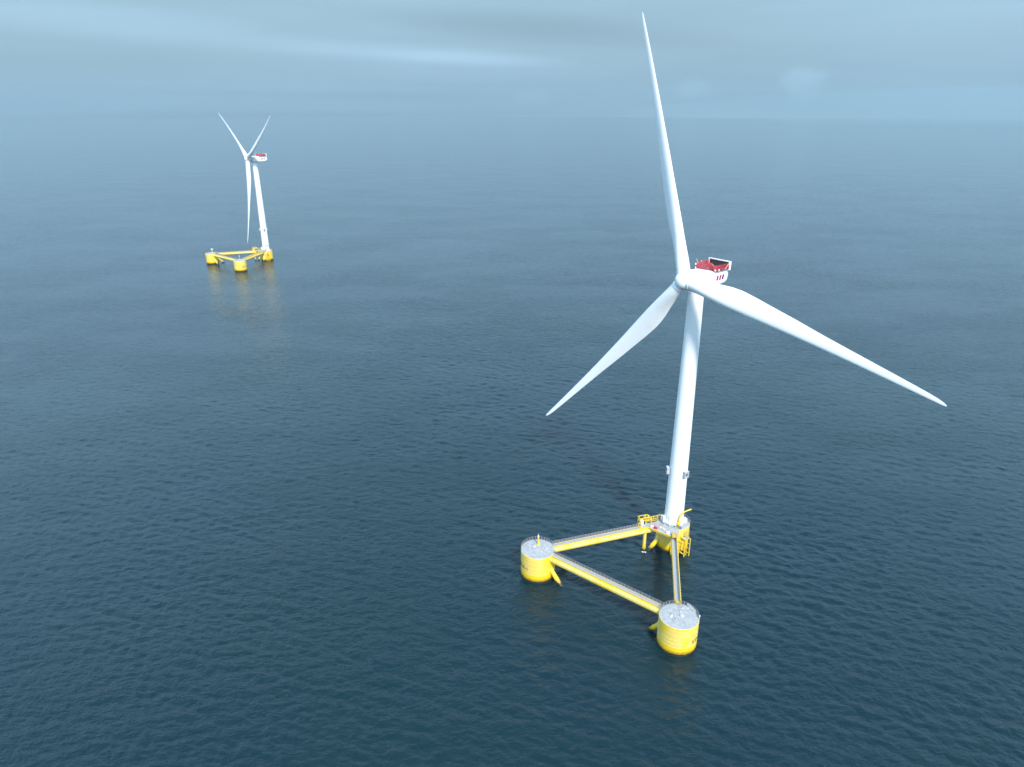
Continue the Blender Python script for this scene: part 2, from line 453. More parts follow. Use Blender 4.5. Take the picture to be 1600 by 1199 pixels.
def beam(P, Q, root, off, rail_side, z=8.6, r=1.08, gates=(), a_in=5.2, b_in=5.2, rail_mat=None, rail0=0., rail1=0.):
    d = (Q - P).normalized(); Lb = (Q - P).length
    n = Vector((-d.y, d.x, 0))                   # left of travel
    mb = MB()
    pt = lambda s, o, zz: P + d * s + n * o + Vector((0, 0, zz))
    s0, s1 = a_in, Lb - b_in
    rings = []
    ns = 40
    segs = []
    N = 10
    for k in range(N + 1):
        s = s0 + (s1 - s0) * k / N
        segs.append((s, r))
        if 0 < k < N: segs[-1:] = [(s - .06, r), (s - .02, r + .03), (s + .02, r + .03), (s + .06, r)]
    for s, q in segs:
        rings.append([pt(s, q * math.cos(a), z + q * math.sin(a)) for a in (2 * math.pi * i / 24 for i in range(24))])
    mb.loft(rings)
    # walkway brackets: triangular plates both sides, every 2.05 m
    nb = int((s1 - s0 - 1) / 2.05)
    wz = ZD - .06
    for k in range(nb + 1):
        s = s0 + .6 + k * (s1 - s0 - 1.2) / nb
        for sd_ in (-1, 1):
            e = off + sd_ * .78
            a = [pt(s - .09, e, wz - .1), pt(s - .09, 0, wz - .1), pt(s - .09, sd_ * r * .80, z + r * .55), pt(s - .09, sd_ * r * .9, z + .45)]
            bq = [p + d * .18 for p in a]
            va = [mb.bm.verts.new(p) for p in a]; vb = [mb.bm.verts.new(p) for p in bq]
            mb.face(va); mb.face(list(reversed(vb)))
            for i in range(4): j = (i + 1) % 4; mb.face([va[i], va[j], vb[j], vb[i]])
    mb.mi = 1
    nb2 = int((s1 - s0 - 2) / 1.45)
    for k in range(nb2 + 1):
        s = s0 + 1.0 + k * (s1 - s0 - 2.0) / nb2
        for sd_ in (-1, 1):
            mb.box(pt(s, sd_ * .98, z + .62), (.72, .22, .42), d)
    mb.mi = 0
    ob = mb.build('connecting_beam', [M_yel2, M_glint], root, smooth=25)
    wk = MB()
    a0, a1 = s0 + .55, s1 - .55
    wk.bar(pt(a0, off, wz - .04), pt(a1, off, wz - .04), 1.5, .08)
    w = wk.build('walkway', M_grate, ob)
    kb = MB()
    for sd_ in (-1, 1): kb.bar(pt(a0, off + sd_ * .80, wz - .02), pt(a1, off + sd_ * .80, wz - .02), .10, .22)
    kb.build('kerb', M_yl, ob)
    rl = MB()
    for sd_ in rail_side:
        n_ = int((a1 - a0 - rail0 - rail1) / 1.25)
        for k in range(n_ + 1):
            s = a0 + rail0 + (a1 - a0 - rail0 - rail1) * k / n_
            rl.mi = 1; rl.tube(pt(s, off + sd_ * .80, wz), pt(s, off + sd_ * .80, wz + 1.15), .08, n=6); rl.mi = 0
        for hh, q in ((1.12, .085), (.78, .06), (.45, .06)):
            rl.tube(pt(a0 + rail0, off + sd_ * .80, wz + hh), pt(a1 - rail1, off + sd_ * .80, wz + hh), q, n=6)
        # kick mesh panels
        for k in range(n_):
            if True:
                s = a0 + rail0 + (a1 - a0 - rail0 - rail1) * (k + .5) / n_
                for q in range(4):
                    rl.bar(pt(s - .45 + q * .3, off + sd_ * .80, wz + .1), pt(s - .45 + q * .3, off + sd_ * .80, wz + 1.05), .085)
    rl.build('railing', [rail_mat or M_rail, M_post], ob)
    for (g0, g1, ht) in gates:
        gm = MB(); k = g0
        gm.bar(pt(g0, off, wz + ht), pt(g1, off, wz + ht), 1.35, .06)
        gm.bar(pt(g0, off - .72, wz + .5), pt(g1, off - .72, wz + .5), .05, .9)
        gm.bar(pt(g0, off + .72, wz + .5), pt(g1, off + .72, wz + .5), .05, .9)
        gm.build('gate_plate', M_ochre, ob)
    return ob

def brace(c, target, root, z_top=4.6, reach=11.5, r=.78):
    d = (target - c); d.z = 0; d.normalize()
    top = c + d * (RC - .5) + Vector((0, 0, z_top))
    end = c + d * reach + Vector((0, 0, -1.9))
    mb = MB()
    dd = (end - top).normalized()
    x = dd.orthogonal().normalized(); y = dd.cross(x); Lt = (end - top).length
    prof = [(0, r * 1.25), (.9, r * 1.25), (1.0, r), (Lt * .42, r), (Lt * .42 + .05, r + .06), (Lt * .48, r + .06), (Lt * .48 + .05, r), (Lt, r)]
    mb.loft([[top + dd * s + (x * math.cos(a) + y * math.sin(a)) * q for a in (2 * math.pi * i / 20 for i in range(20))] for s, q in prof])
    return mb.build('brace', M_brace, root)

def blade_mesh():
    tab = [(.025, 4.25, 1, .5, 18), (.05, 4.25, 1, .5, 18), (.08, 4.4, .93, .48, 17.5), (.12, 5.0, .72, .43, 16), (.16, 5.75, .52, .38, 14.5), (.20, 6.25, .42, .35, 13), (.24, 6.35, .36, .33, 11.5),
           (.30, 5.95, .31, .32, 9.5), (.38, 5.2, .27, .31, 7.5), (.48, 4.4, .24, .30, 5.5), (.58, 3.5, .22, .30, 4), (.68, 2.85, .2, .3, 2.6), (.78, 2.25, .18, .3, 1.4), (.87, 1.75, .17, .3, .6),
           (.94, 1.35, .16, .31, 0), (.975, 1.0, .15, .33, 0), (.992, .65, .15, .4, 0), (1.0, .18, .2, .5, 0)]
    mb = MB(); rings = []
    T = np.array(tab); xs = np.concatenate([np.linspace(.025, .3, 22), np.linspace(.32, .94, 26), [.955, .97, .98, .988, .994, .998, 1.0]])
    for q in xs:
        ch, th, ax, tw = [float(np.interp(q, T[:, 0], T[:, i])) for i in (1, 2, 3, 4)]
        k = max(0, min(1, (1 - th) / .55))
        b_ = R(tw + 4)
        ring = []
        for i in range(28):
            f = 2 * math.pi * i / 28
            xc = math.cos(f)                       # +1 = leading edge
            yy = .5 * th * ch * math.sin(f) * ((1 - k) + k * ((1 + xc) / 2 + .001) ** .55 * 1.25) + k * .02 * ch * (1 - xc * xc)
            xx = (xc + 1) / 2 * ch - ch * (1 - ax)  # 0 = pitch axis, LE at +ax*ch
            # leading edge towards -Y, twisted upwind (+Z)
            ring.append(Vector((q * 82, -(xx * math.cos(b_)) + yy * math.sin(b_), xx * math.sin(b_) + yy * math.cos(b_) + 3.4 * q ** 2.2)))
        rings.append(ring)
    mb.loft(rings)
    bmesh.ops.recalc_face_normals(mb.bm, faces=mb.bm.faces[:])
    me = bpy.data.meshes.new('blade'); mb.bm.to_mesh(me); mb.bm.free(); me.materials.append(M_blade); me.shade_smooth(); me.set_sharp_from_angle(angle=R(60))
    return me

def make_turbine():
    root = bpy.data.objects.new('floating_wind_turbine', None); COL.objects.link(root)
    root.empty_display_size = 5
    # ---- columns
    cA = column(PA, root, None, [(100, 35), (30, -12), (175, 112)])
    cB = column(PB, root, (171, 4.6, 196), [(190, 45), (38, 25)])
    cC = column(PC, root, (303, 4.1, 300), [(152, 96), (72, -8)])
    # ---- beams
    ab = beam(PB, PA, root, .38, (1,), rail1=7.5)
    bc = beam(PB, PC, root, .60, (1,))
    ac = beam(PA, PC, root, -.12, (1,), gates=((8.8, 12.0, .9), (45.3, 46.6, .5)), a_in=4.6, rail_mat=M_yl, rail0=3.2, rail1=0)
    # ---- braces
    brace(PB, PC, root); brace(PB, PA, root, reach=12.8)
    brace(PC, PB, root, reach=10.6); brace(PC, PA, root)
    brace(PA, PB, root, reach=10.8); brace(PA, PC, root, reach=8.3, z_top=4.2)
    # ---- clutter fixed to column decks
    def hatch(c, x, y, r, col, h=.35):
        mb = MB(); p = Vector((c.x + x, c.y + y, 0))
        mb.lathe([(r + .12, ZD + .02), (r + .12, ZD + h * .5), (r, ZD + h * .5), (r, ZD + h), (r * .8, ZD + h + .08)], (p.x, p.y), 20)
        mb.bar((p.x - r * .9, p.y, ZD + h + .12), (p.x + r * .9, p.y, ZD + h + .12), .08)
        return mb.build('hatch', M_lgrey, col)
    hatch(PC, .9, .1, .62, cC); hatch(PC, -2.1, .35, .32, cC, .2)
    hatch(PB, -1.3, 1.2, .55, cB); hatch(PB, 1.1, -1.7, .3, cB, .25)
    # padeyes, bollards and drain pipes on C and B decks
    for c, col, pts in ((PC, cC, ((2.2, 3.9), (2.9, 3.2), (1.6, 3.4))), (PB, cB, ((2.2, -1.0), (-.8, -.7)))):
        for x, y in pts:
            mb = MB(); p = Vector((c.x + x, c.y + y, ZD + .04))
            mb.tube(p, p + Vector((0, 0, .55)), .13, n=10); mb.tube(p + Vector((.6, .1, 0)), p + Vector((.6, .1, .55)), .13, n=10)
            mb.bar(p + Vector((-.2, 0, .38)), p + Vector((.8, .1, .38)), .14)
            mb.box(p + Vector((.3, .05, .02)), (1.2, .5, .08))
            mb.build('bollard', M_lgrey, col)
    # small vents, pipe ends and clamps bolted to the decks
    rg_ = random.Random(11)
    for c, col, n_ in ((PC, cC, 9), (PB, cB, 7), (PA, cA, 5)):
        for k in range(n_):
            a = rg_.uniform(0, 360); q = rg_.uniform(.8, 3.4) if c is not PA else rg_.uniform(4.3, 5.3)
            if c is PA: a = rg_.uniform(-20, 90)
            p = pol(c, q, a, ZD + .03); mb = MB(); kind = rg_.random(); hgt = rg_.uniform(.2, .6)
            if kind < .45:
                mb.path([p, p + Vector((0, 0, hgt)), p + Vector((.12, 0, hgt + .14)), p + Vector((.3, 0, hgt + .1))], .09, n=8); nm = 'vent_pipe'
            elif kind < .75:
                mb.tube(p, p + Vector((0, 0, hgt * .7)), .2, n=12); mb.tube(p, p + Vector((0, 0, .06)), .32, n=12); nm = 'pipe_flange'
            else:
                mb.box(p + Vector((0, 0, .15)), (.55, .3, .3), (math.cos(a), math.sin(a), 0)); mb.tube(p + Vector((0, 0, .3)), p + Vector((0, 0, .5)), .06, n=8); nm = 'junction_box'
            mb.build(nm, rg_.choice([M_lgrey, M_post, M_rail, M_equip]), col)
    # stair / gangway leaning on the right rail of C
    mb = MB()
    for k in (0, .7): mb.bar((PC.x + 3.3 + k * .6, PC.y + 4.3 + k * .6, ZD + .9), (PC.x + 5.3 + k * .6 - .1, PC.y + 1.4 + k * .4, ZD + .35), .09)
    for q in range(9):
        f_ = q / 8
        a = Vector((PC.x + 3.3 + 2.0 * f_, PC.y + 4.3 - 2.9 * f_, ZD + .9 - .55 * f_))
        mb.bar(a, a + Vector((.36, .36, 0)), .06)
    mb.build('ladder', M_equip, cC)
    mb = MB(); p = PC + Vector((5.75, -1.2, ZD)); mb.tube(p, p + Vector((0, 0, .9)), .06); mb.lathe([(.18, ZD + .9), (.2, ZD + 1.2), (.05, ZD + 1.3)], (p.x, p.y), 12)
    mb.build('lantern', M_equip, cC)
    # yellow post with white lantern on B
    mb = MB(); p = PB + Vector((.17, 2.5, ZD))
    mb.tube(p, p + Vector((0, 0, 3.0)), .26, n=14); mb.tube(p, p + Vector((0, 0, .15)), .5, n=14)
    lp = mb.build('lamp_post', M_yl, cB)
    mb = MB(); mb.lathe([(.2, ZD + 3.0), (.3, ZD + 3.05), (.3, ZD + 3.6), (.2, ZD + 3.75), (.06, ZD + 3.8), (.06, ZD + 4.5), (.02, ZD + 4.55)], (p.x, p.y), 14)
    mb.build('lantern', M_equip, lp)

    # ---- deck extension round the tower
    poly = [(-13.0, -5.3 + 1.0), (-10.0, -3.75), (-2.95, -9.75), (-.65, -10.3), (.6, -5.2), (-1.5, -3.2), (-5.2, 1.2), (-7.0, -.5), (-12.5, -2.2)]
    poly = [(-12.8, -4.75), (-10.2, -3.95), (-2.95, -9.9), (-.7, -10.3), (.9, -5.6), (-1.5, 3.2), (-4.8, 3.0), (-6.2, -.2), (-12.3, -2.2)]
    de = MB().prism(poly, ZD - .25, ZD + .065).build('deck_extension', M_deck, root)
    kb = MB()
    for a, b_ in ((0, 1), (1, 2)):
        p, q = Vector((*poly[a], ZD)), Vector((*poly[b_], ZD))
        d_ = (q - p).normalized(); o_n = Vector((d_.y, -d_.x, 0))
        kb.bar(p + o_n * -.06, q + o_n * -.06, .16, .36)
    kb.build('kerb', M_yl, de)
    ap = MB()
    p, q = Vector((-10.6, -3.9, 0)), Vector((-2.6, -10.1, 0)); nn = Vector((.64, .78, 0)) * -.0
    ap.bar(Vector((-10.0, -3.6, ZD - .5)), Vector((-3.0, -9.5, ZD - .5)), .3, .5)
    ap.box((-11.5, -4.3, ZD - .85), (3.4, .3, 1.2), (1, .34, 0))
    ap.build('apron_girder', M_yel2, de)

    # ---- cable pipe under the AB walkway
    pp = MB(); pp.tube((-10.9, -3.9, -3), (-10.9, -3.9, 8.6), .62, n=18); pp.tube((-10.9, -3.9, 1.2), (-10.9, -3.9, 1.5), .70, n=18)
    pp.build('cable_pipe', M_brace, root)

    # ---- access gantry: yellow box frame on the walkway
    g = MB(); gd = (-PB).normalized(); gn = Vector((-gd.y, gd.x, 0))
    G = lambda s, o, z: Vector((0, 0, ZD + z)) + Vector((-12.9, -3.55, 0)) + gd * s + gn * o
    Lg, Wg, Hg, bw = 4.6, 1.7, 3.3, .20
    for s in (0, Lg / 2, Lg):
        for o in (0, Wg): g.bar(G(s, o, 0), G(s, o, Hg if s < Lg else Hg - .5), bw)
    for o in (0, Wg):
        for z in (Hg, Hg * .62): g.bar(G(0, o, z), G(Lg * .8, o, z), bw)
        g.bar(G(Lg * .8, o, Hg), G(Lg, o, Hg - .7), bw); g.bar(G(Lg * .8, o, Hg * .62), G(Lg, o, Hg * .62), bw)
        g.bar(G(Lg / 2, o, Hg * .3), G(Lg, o, Hg * .85), bw * .8); g.bar(G(Lg / 2, o, Hg * .62), G(Lg * .8, o, Hg), bw * .8)
    for s in (0, Lg / 2, Lg * .8):
        g.bar(G(s, 0, Hg), G(s, Wg, Hg), bw); g.bar(G(s, 0, Hg * .62), G(s, Wg, Hg * .62), bw * .8)
    g.bar(G(0, 0, .12), G(Lg * .5, 0, .12), bw); g.bar(G(0, Wg, Hg * .5), G(Lg, Wg, Hg * .5), bw)
    g.bar(G(-.7, 0, 0), G(-.7, 0, 1.3), bw); g.bar(G(-.7, 0, 1.3), G(0, 0, 1.8), bw)
    gan = g.build('access_gantry', M_yl, root, bevel=.02)
    tk = MB(); c_ = G(1.25, .75, 0)
    tk.lathe([(.5, c_.z + .25), (.62, c_.z + .35), (.62, c_.z + 1.9), (.5, c_.z + 2.05), (.15, c_.z + 2.1)], (c_.x, c_.y), 18)
    tk.build('tank', M_equip, gan)
    # low yellow frame rail continuing toward the tower
    f = MB(); f0 = G(Lg, Wg, 0); f1 = Vector((-4.2, 1.3, ZD))
    for k in range(4):
        p = f0.lerp(f1, k / 3); f.bar(p, p + Vector((0, 0, 2.0)), .22)
    for z in (2.0, .9, .15): f.bar(f0 + Vector((0, 0, z)), f1 + Vector((0, 0, z)), .16)
    ff = f.build('frame_rail', M_yl, root, bevel=.02)
    for k in (.5, 1.5, 2.5):
        p = f0.lerp(f1, k / 3); MB().box(p + Vector((0, .12, 1.05)), (.9, .06, 1.5), f1 - f0).build('infill_panel', M_rail, ff)

    # ---- davit crane
    cr = MB(); b0 = Vector((.9, -4.1, ZD))
    cr.tube(b0, b0 + Vector((0, 0, .35)), .62, n=18); cr.tube(b0, b0 + Vector((0, 0, 2.6)), .30, n=16); cr.tube(b0 + Vector((0, 0, 1.0)), b0 + Vector((0, 0, 1.5)), .48, n=16)
    cr.box(b0 + Vector((-.55, 0, 1.7)), (.7, .55, .6)); cr.box(b0 + Vector((.45, 0, 2.3)), (.5, .45, .45))
    crane = cr.build('davit_crane', M_yl, root, bevel=.03)
    pts = [(0, 0, 2.4), (0, 0, 3.4), (.15, .05, 4.3), (.55, .1, 5.2), (1.2, .2, 6.0), (2.0, .3, 6.55), (2.9, .4, 6.9), (3.9, .55, 7.15)]
    jb = MB().path([b0 + Vector(p) for p in pts], [.30, .29, .28, .27, .26, .25, .24, .23], n=14); e_ = b0 + Vector(pts[-1])
    jb.tube(e_ + Vector((-.1, 0, 0)), e_ + Vector((.15, .02, 0)), .3, n=14)
    jb.build('jib', M_yl, crane)

    # ---- boat landing with ladders
    bl = MB()
    L0, L1 = Vector((2.9, -7.6, 0)), Vector((4.9, -6.8, 0))
    for P in (L0, L1):
        bl.tube(P + Vector((0, 0, -2)), P + Vector((0, 0, 7.2)), .19, n=12)
        ia = Vector((P.x, P.y, 0)).normalized() * (RC - .2)
        for z in (.9, 2.8, 4.8, 6.8): bl.tube(P + Vector((0, 0, z)), ia + Vector((-.9, .2, z + .8)), .11, n=8)
    L2 = Vector((1.1, -6.9, 0))
    bl.tube(L2 + Vector((0, 0, -1.5)), L2 + Vector((0, 0, 6.5)), .13, n=10)
    for z in (1.0, 2.6, 4.2, 5.8): bl.tube(L2 + Vector((0, 0, z + .8)), L0 + Vector((0, 0, z)), .10, n=8)
    bo = bl.build('boat_landing', M_yl, root)
    ld = MB(); lm = (L0 + L1) / 2 + Vector((-.15, .5, 0)); lx = (L1 - L0).normalized() * .3
    for q in (-1, 1): ld.tube(lm + lx * q + Vector((0, 0, -1.5)), lm + lx * q + Vector((0, 0, ZD + 1.0)), .07, n=8)
    for k in range(36): z = -1.2 + k * .33; ld.tube(lm - lx + Vector((0, 0, z)), lm + lx + Vector((0, 0, z)), .035, n=6)
    ld.build('ladder', M_yl, bo)
    pf = MB(); pf.box(lm + Vector((-.3, .25, 7.3)), (2.3, 1.3, .1), L1 - L0); pf.build('landing_platform', M_lgrey, bo)
    cg = MB()
    for z in (7.9, 8.7, 9.5, 10.3):
        cg.path([lm + Vector((.55 * math.cos(R(a)), .2 - .75 * math.sin(R(a)) , z)) for a in range(0, 181, 20)], .04, n=6)
    for a in (20, 90, 160): p = lm + Vector((.55 * math.cos(R(a)), .2 - .75 * math.sin(R(a)), 0)); cg.tube(p + Vector((0, 0, 7.4)), p + Vector((0, 0, 10.6)), .04, n=6)
    cg.build('ladder_cage', M_ochre, bo)

    # ---- tower
    tz0, tz1 = ZD + .06, 97.6
    prof = [(3.6, tz0), (3.6, tz0 + .25), (3.42, tz0 + .3)]
    rr = lambda z: 3.42 + (2.42 - 3.42) * ((z - tz0) / (tz1 - tz0)) ** 1.0
    for zf in (26.5, 45, 64, 82):
        prof += [(rr(zf) , zf - .09), (rr(zf) + .02, zf - .06), (rr(zf) + .02, zf + .06), (rr(zf), zf + .09)]
    prof += [(rr(tz1), tz1)]
    tw = MB().lathe(prof, (0, 0), 80).build('tower', M_white, root, smooth=18)
    # ring platform, door and cabinets at the foot
    rp = MB(); zz = ZD + 1.35
    inner = [pol(PA, 3.45, a, zz) for a in range(182, 276, 4)]; outer = [pol(PA, 4.35, a, zz) for a in range(182, 276, 4)]
    rp.loft([inner, outer, [p + Vector((0, 0, -.35)) for p in outer], [p + Vector((0, 0, -.35)) for p in inner], inner], cap=False, closed=False)
    for a in range(185, 275, 28): rp.bar(pol(PA, 4.3, a, ZD), pol(PA, 4.3, a, zz - .3), .2)
    arc_rail(rp, PA, 4.3, 182, 225, zz, 1.1, 1.2)
    rp.build('access_platform', [M_equip, M_railw], tw)
    dr = MB(); ca = 238; c_ = pol(PA, 3.42, ca, zz + 1.45); tang = Vector((-math.sin(R(ca)), math.cos(R(ca)), 0))
    dr.box(c_, (1.5, .25, 2.7), tang); dr.box(c_ + Vector((math.cos(R(ca)), math.sin(R(ca)), 0)) * .16, (1.15, .08, 2.3), tang)
    dr.build('door', M_equip, tw, bevel=.04)
    for ca, h_, w_ in ((203, 2.7, .9), (188, 2.0, .8)):
        cb = MB(); c_ = pol(PA, 4.35, ca, zz + h_ / 2 - .6); tang = Vector((-math.sin(R(ca)), math.cos(R(ca)), 0))
        cb.box(c_, (w_, .7, h_), tang); cb.box(c_ + Vector((math.cos(R(ca)), math.sin(R(ca)), 0)) * .37, (w_ * .8, .05, h_ * .8), tang)
        cb.build('cabinet', M_equip, tw, bevel=.05)
    st = MB()      # stair down from the platform to the deck, right of the door
    p0 = pol(PA, 4.2, 274, zz - .1); p1 = pol(PA, 5.2, 290, ZD + .1)
    for k in range(5):
        p = p0.lerp(p1, k / 4); st.box(p, (1.0, .3, .08), (p1 - p0).cross(Vector((0, 0, 1))))
    sd_ = (p1 - p0).cross(Vector((0, 0, 1))).normalized() * .5
    for q in (-1, 1): st.bar(p0 + sd_ * q, p1 + sd_ * q, .08, .2); st.bar(p0 + sd_ * q + Vector((0, 0, 1)), p1 + sd_ * q + Vector((0, 0, 1)), .06)
    st.build('stair', M_rail, tw)
    for a, z in ((243, 15.1), (247, 15.0), (252, 14.2), (262, 14.5)): MB().box(pol(PA, rr(z) + .005, a, z), (.35, .06, .12), Vector((-math.sin(R(a)), math.cos(R(a)), 0))).build('tower_bracket', M_lgrey, tw)
    # three louvred cooling boxes round the tower
    for a in (300, 180, 60):
        z = 31.4; tang = Vector((-math.sin(R(a)), math.cos(R(a)), 0)); rad = Vector((math.cos(R(a)), math.sin(R(a)), 0))
        c_ = rad * (rr(z) + .62) + Vector((0, 0, z))
        cb = MB()
        for q in (-1, 1): cb.box(c_ + tang * q * .9, (.12, 1.0, 2.4), tang)
        for q in (-1, 1): cb.box(c_ + Vector((0, 0, q * 1.14)), (1.68, 1.0, .12), tang)
        cb.box(c_ - rad * .12, (1.66, .5, 2.1), tang)
        cab = cb.build('cooling_box', M_lgrey, tw)
        lv = MB()
        for k in range(3):
            lv.box(c_ + rad * .28 + tang * (-.56 + .56 * k), (.44, .12, 2.0), tang)
        lv.build('louvre', M_lgrey, cab)
        fn = MB(); fn.tube(c_ + rad * .35, c_ + rad * .40, .5, n=20); fn.build('fan', M_rail, cab)

    # ---- nacelle
    N = lambda b, l, z: Vector((HUB.x, HUB.y, 100.55)) - nh * b + sh * l + Vector((0, 0, z))
    def section(b, hw, zt, zb, rad=.9):
        pts = []
        for cx, cz, a0 in ((hw - rad, zt - rad, 0), (-(hw - rad), zt - rad, 90), (-(hw - rad), zb + rad, 180), (hw - rad, zb + rad, 270)):
            for k in range(6):
                a = R(a0 + 90 * k / 5); pts.append(N(b, cx + rad * math.cos(a), cz + rad * math.sin(a)))
        return pts
    nc = MB()
    secs = [(3.75, 2.85, 2.0, -2.7, 1.2), (3.85, 3.0, 2.2, -2.9, 1.0), (4.2, 3.2, 2.3, -3.0, .85), (5.2, 3.25, 2.3, -3.0, .8), (10, 3.3, 2.1, -3.0, .75), (14, 3.3, 1.85, -2.95, .75),
            (16.6, 3.3, 1.7, -2.7, .8), (17.6, 3.25, 1.65, -2.3, .9), (18.15, 3.1, 1.55, -1.6, .95), (18.35, 2.8, 1.3, -1.0, 1.0)]
    nc.loft([section(*s) for s in secs])
    nac = nc.build('nacelle', M_white, root, smooth=50)
    yr = MB(); yr.lathe([(2.5, 96.9), (2.75, 97.1), (2.75, 97.7)], (0, 0), 48).build('yaw_ring', M_lgrey, nac)
    ft = MB(); ft.tube(N(3.0, 0, -.35), N(3.9, 0, -.35), 2.15, n=32); ft.build('shaft_ring', M_rail, nac)
    # roof hatches and vents
    for b, l, w_, d_ in ((6.0, 1.9, 1.2, .28), (7.5, 1.9, 1.2, .28), (9.0, 2.4, 1.1, .28)):
        z = 2.27
        mb = MB().box(N(b, l, z), (w_, d_, .12), -nh + sh * .3); mb.build('roof_vent', M_lgrey, nac)
    for b, l in ((5.6, -1.2), (7.8, -1.0)):
        MB().box(N(b, l, 2.32), (1.2, 1.2, .14), nh).build('roof_hatch', M_equip, nac, bevel=.03)
    sd2 = MB()   # service hatch outline on the side
    for a, b_ in (((5.0, -1.6), (5.0, .8)), ((5.0, .8), (6.8, .8)), ((6.8, .8), (6.8, -1.6))):
        sd2.bar(N(a[0], 3.26, a[1]), N(b_[0], 3.26, b_[1]), .05)
    sd2.build('side_hatch', M_lgrey, nac)
    # hoist deck with red mesh railing
    zd = 2.15
    hp = [(9.6, -3.4), (17.0, -3.9), (17.0, 3.9), (10.8, 3.9), (9.9, 3.1), (10.6, 1.2), (9.8, .2)]
    def nprism(mb, pts, z0, z1):
        a = [mb.bm.verts.new(N(b, l, z0)) for b, l in pts]; c_ = [mb.bm.verts.new(N(b, l, z1)) for b, l in pts]
        mb.face(a); mb.face(c_)
        for i in range(len(a)): j = (i + 1) % len(a); mb.face([a[i], a[j], c_[j], c_[i]])
    hd = MB(); nprism(hd, hp, zd - .12, zd); hdk = hd.build('hoist_deck', M_deckred, nac)
    un_ = MB(); nprism(un_, [(b * .98 + .3, l * .93) for b, l in hp], 1.6, zd - .14); un_.build('deck_support', M_lgrey, nac)
    rl = MB()
    loop = hp + [hp[0]]
    for (b0_, l0), (b1, l1) in zip(loop, loop[1:]):
        if b0_ == 17.0 and b1 == 17.0: continue
        a = N(b0_, l0, zd); c_ = N(b1, l1, zd); n_ = max(1, int((c_ - a).length / .42))
        for k in range(n_ + 1):
            p = a.lerp(c_, k / n_); rl.bar(p, p + Vector((0, 0, 1.75)), .07 if k % 3 else .13)
        for z in (1.75, 1.3, .85, .4): rl.bar(a + Vector((0, 0, z)), c_ + Vector((0, 0, z)), .09)
    # closed mesh cage sections as seen at the front of the deck
    rl.build('hoist_railing', M_red, nac)
    for (b0_, l0), (b1, l1), in (((10.8, 3.8), (12.6, 3.8)), ((9.95, 3.05), (10.7, 3.8)), ((9.65, -3.3), (11.6, -3.45)), ((15.2, -3.7), (16.9, -3.8))):
        a = N(b0_, l0, zd + .85); c_ = N(b1, l1, zd + .85); MB().bar(a, c_, .04, 1.5).build('mesh_panel', M_red, nac)
    for b, l, w_, h_ in ((11.2, 2.6, 1.3, 1.3), (15.6, -2.4, 1.5, .9)):
        MB().box(N(b, l, zd + h_ / 2), (w_, w_ * .8, h_), nh).build('equipment_box', M_red, nac, bevel=.04)
    # white frame of the rear cooler with dark grille
    cf = MB(); z0, z1 = 1.6, 4.3
    cf.bar(N(17.4, -3.9, z1), N(17.4, 3.9, z1), .75, .30); cf.bar(N(17.4, -3.9, z0 + .2), N(17.4, 3.9, z0 + .2), .7, .3)
    for l in (-3.9, 3.9): cf.bar(N(17.4, l, z0), N(17.4, l, z1 + .15), .8, .34)
    cfo = cf.build('cooler_frame', M_equip, nac, bevel=.08)
    gr = MB(); gr.box(N(17.4, 0, (z0 + z1) / 2), (.25, 7.5, z1 - z0 - .2), nh)
    for k in range(14): gr.bar(N(17.2, -3.6 + k * .55, z0 + .3), N(17.2, -3.6 + k * .55, z1 - .2), .06)
    gr.build('cooler_grille', M_dark, cfo)
    for q in (3.9, -3.9): MB().bar(N(15.0, q, 2.2), N(17.1, q, 4.1), .12).build('stay_rod', M_equip, cfo)
    for b, l, z, m_ in ((9.6, -3.5, 3.5, M_equip), (12.6, -3.6, 4.0, M_ochre), (10.4, 3.5, 2.4, M_equip), (11.6, 4.05, 2.4, M_equip), (13.0, .6, 3.2, M_ochre), (9.4, -3.3, 2.3, M_equip)):
        c_ = N(b, l, z); mb = MB(); mb.lathe([(.12, c_.z - .3), (.24, c_.z - .25), (.24, c_.z + .15), (.12, c_.z + .28)], (c_.x, c_.y), 12); mb.build('beacon', m_, nac)
    an = MB(); an.tube(N(9.5, -2.6, 3.8), N(9.0, -3.0, 5.3), .04, n=6); an.build('antenna', M_equip, nac)
    # slanted emblem strokes on both sides
    for side in (1, -1):
        for x0, w_, m_ in ((0, .13, M_lgr), (.75, .9, M_lred), (2.2, .9, M_lred), (3.65, .9, M_lblue), (5.0, .15, M_lgr)):
            mb = MB(); base = 11.0
            pts = []
            for dx, z in ((0, -1.15), (w_, -1.15), (w_ + .3, .45), (.3, .45)):
                pts.append(N(base + x0 + dx if side == 1 else base + 5.5 - x0 - dx, side * 3.305, z))
            vs = [mb.bm.verts.new(p) for p in pts]; v2 = [mb.bm.verts.new(p + sh * side * .02) for p in pts]
            mb.face(vs); mb.face(v2)
            for i in range(4): j = (i + 1) % 4; mb.face([vs[i], vs[j], v2[j], v2[i]])
            mb.build('emblem_stroke', m_, nac)
    MB().box(N(14.4, 3.31, -1.45), (1.6, .02, .14), nh).build('emblem_line', M_lgr, nac)

    # ---- rotor: hub and blades in the rotor's own frame (x = sideways, y = up, z = upwind)
    hb = MB()
    hb.lathe([(2.0, -3.2), (2.5, -2.9), (2.75, -1.8), (2.85, -.2), (2.8, .8), (2.55, 1.7), (2.1, 2.35), (1.4, 2.8), (.7, 3.02), (.05, 3.08)], (0, 0), 48)
    hub = hb.build('hub', M_white, root, smooth=60)
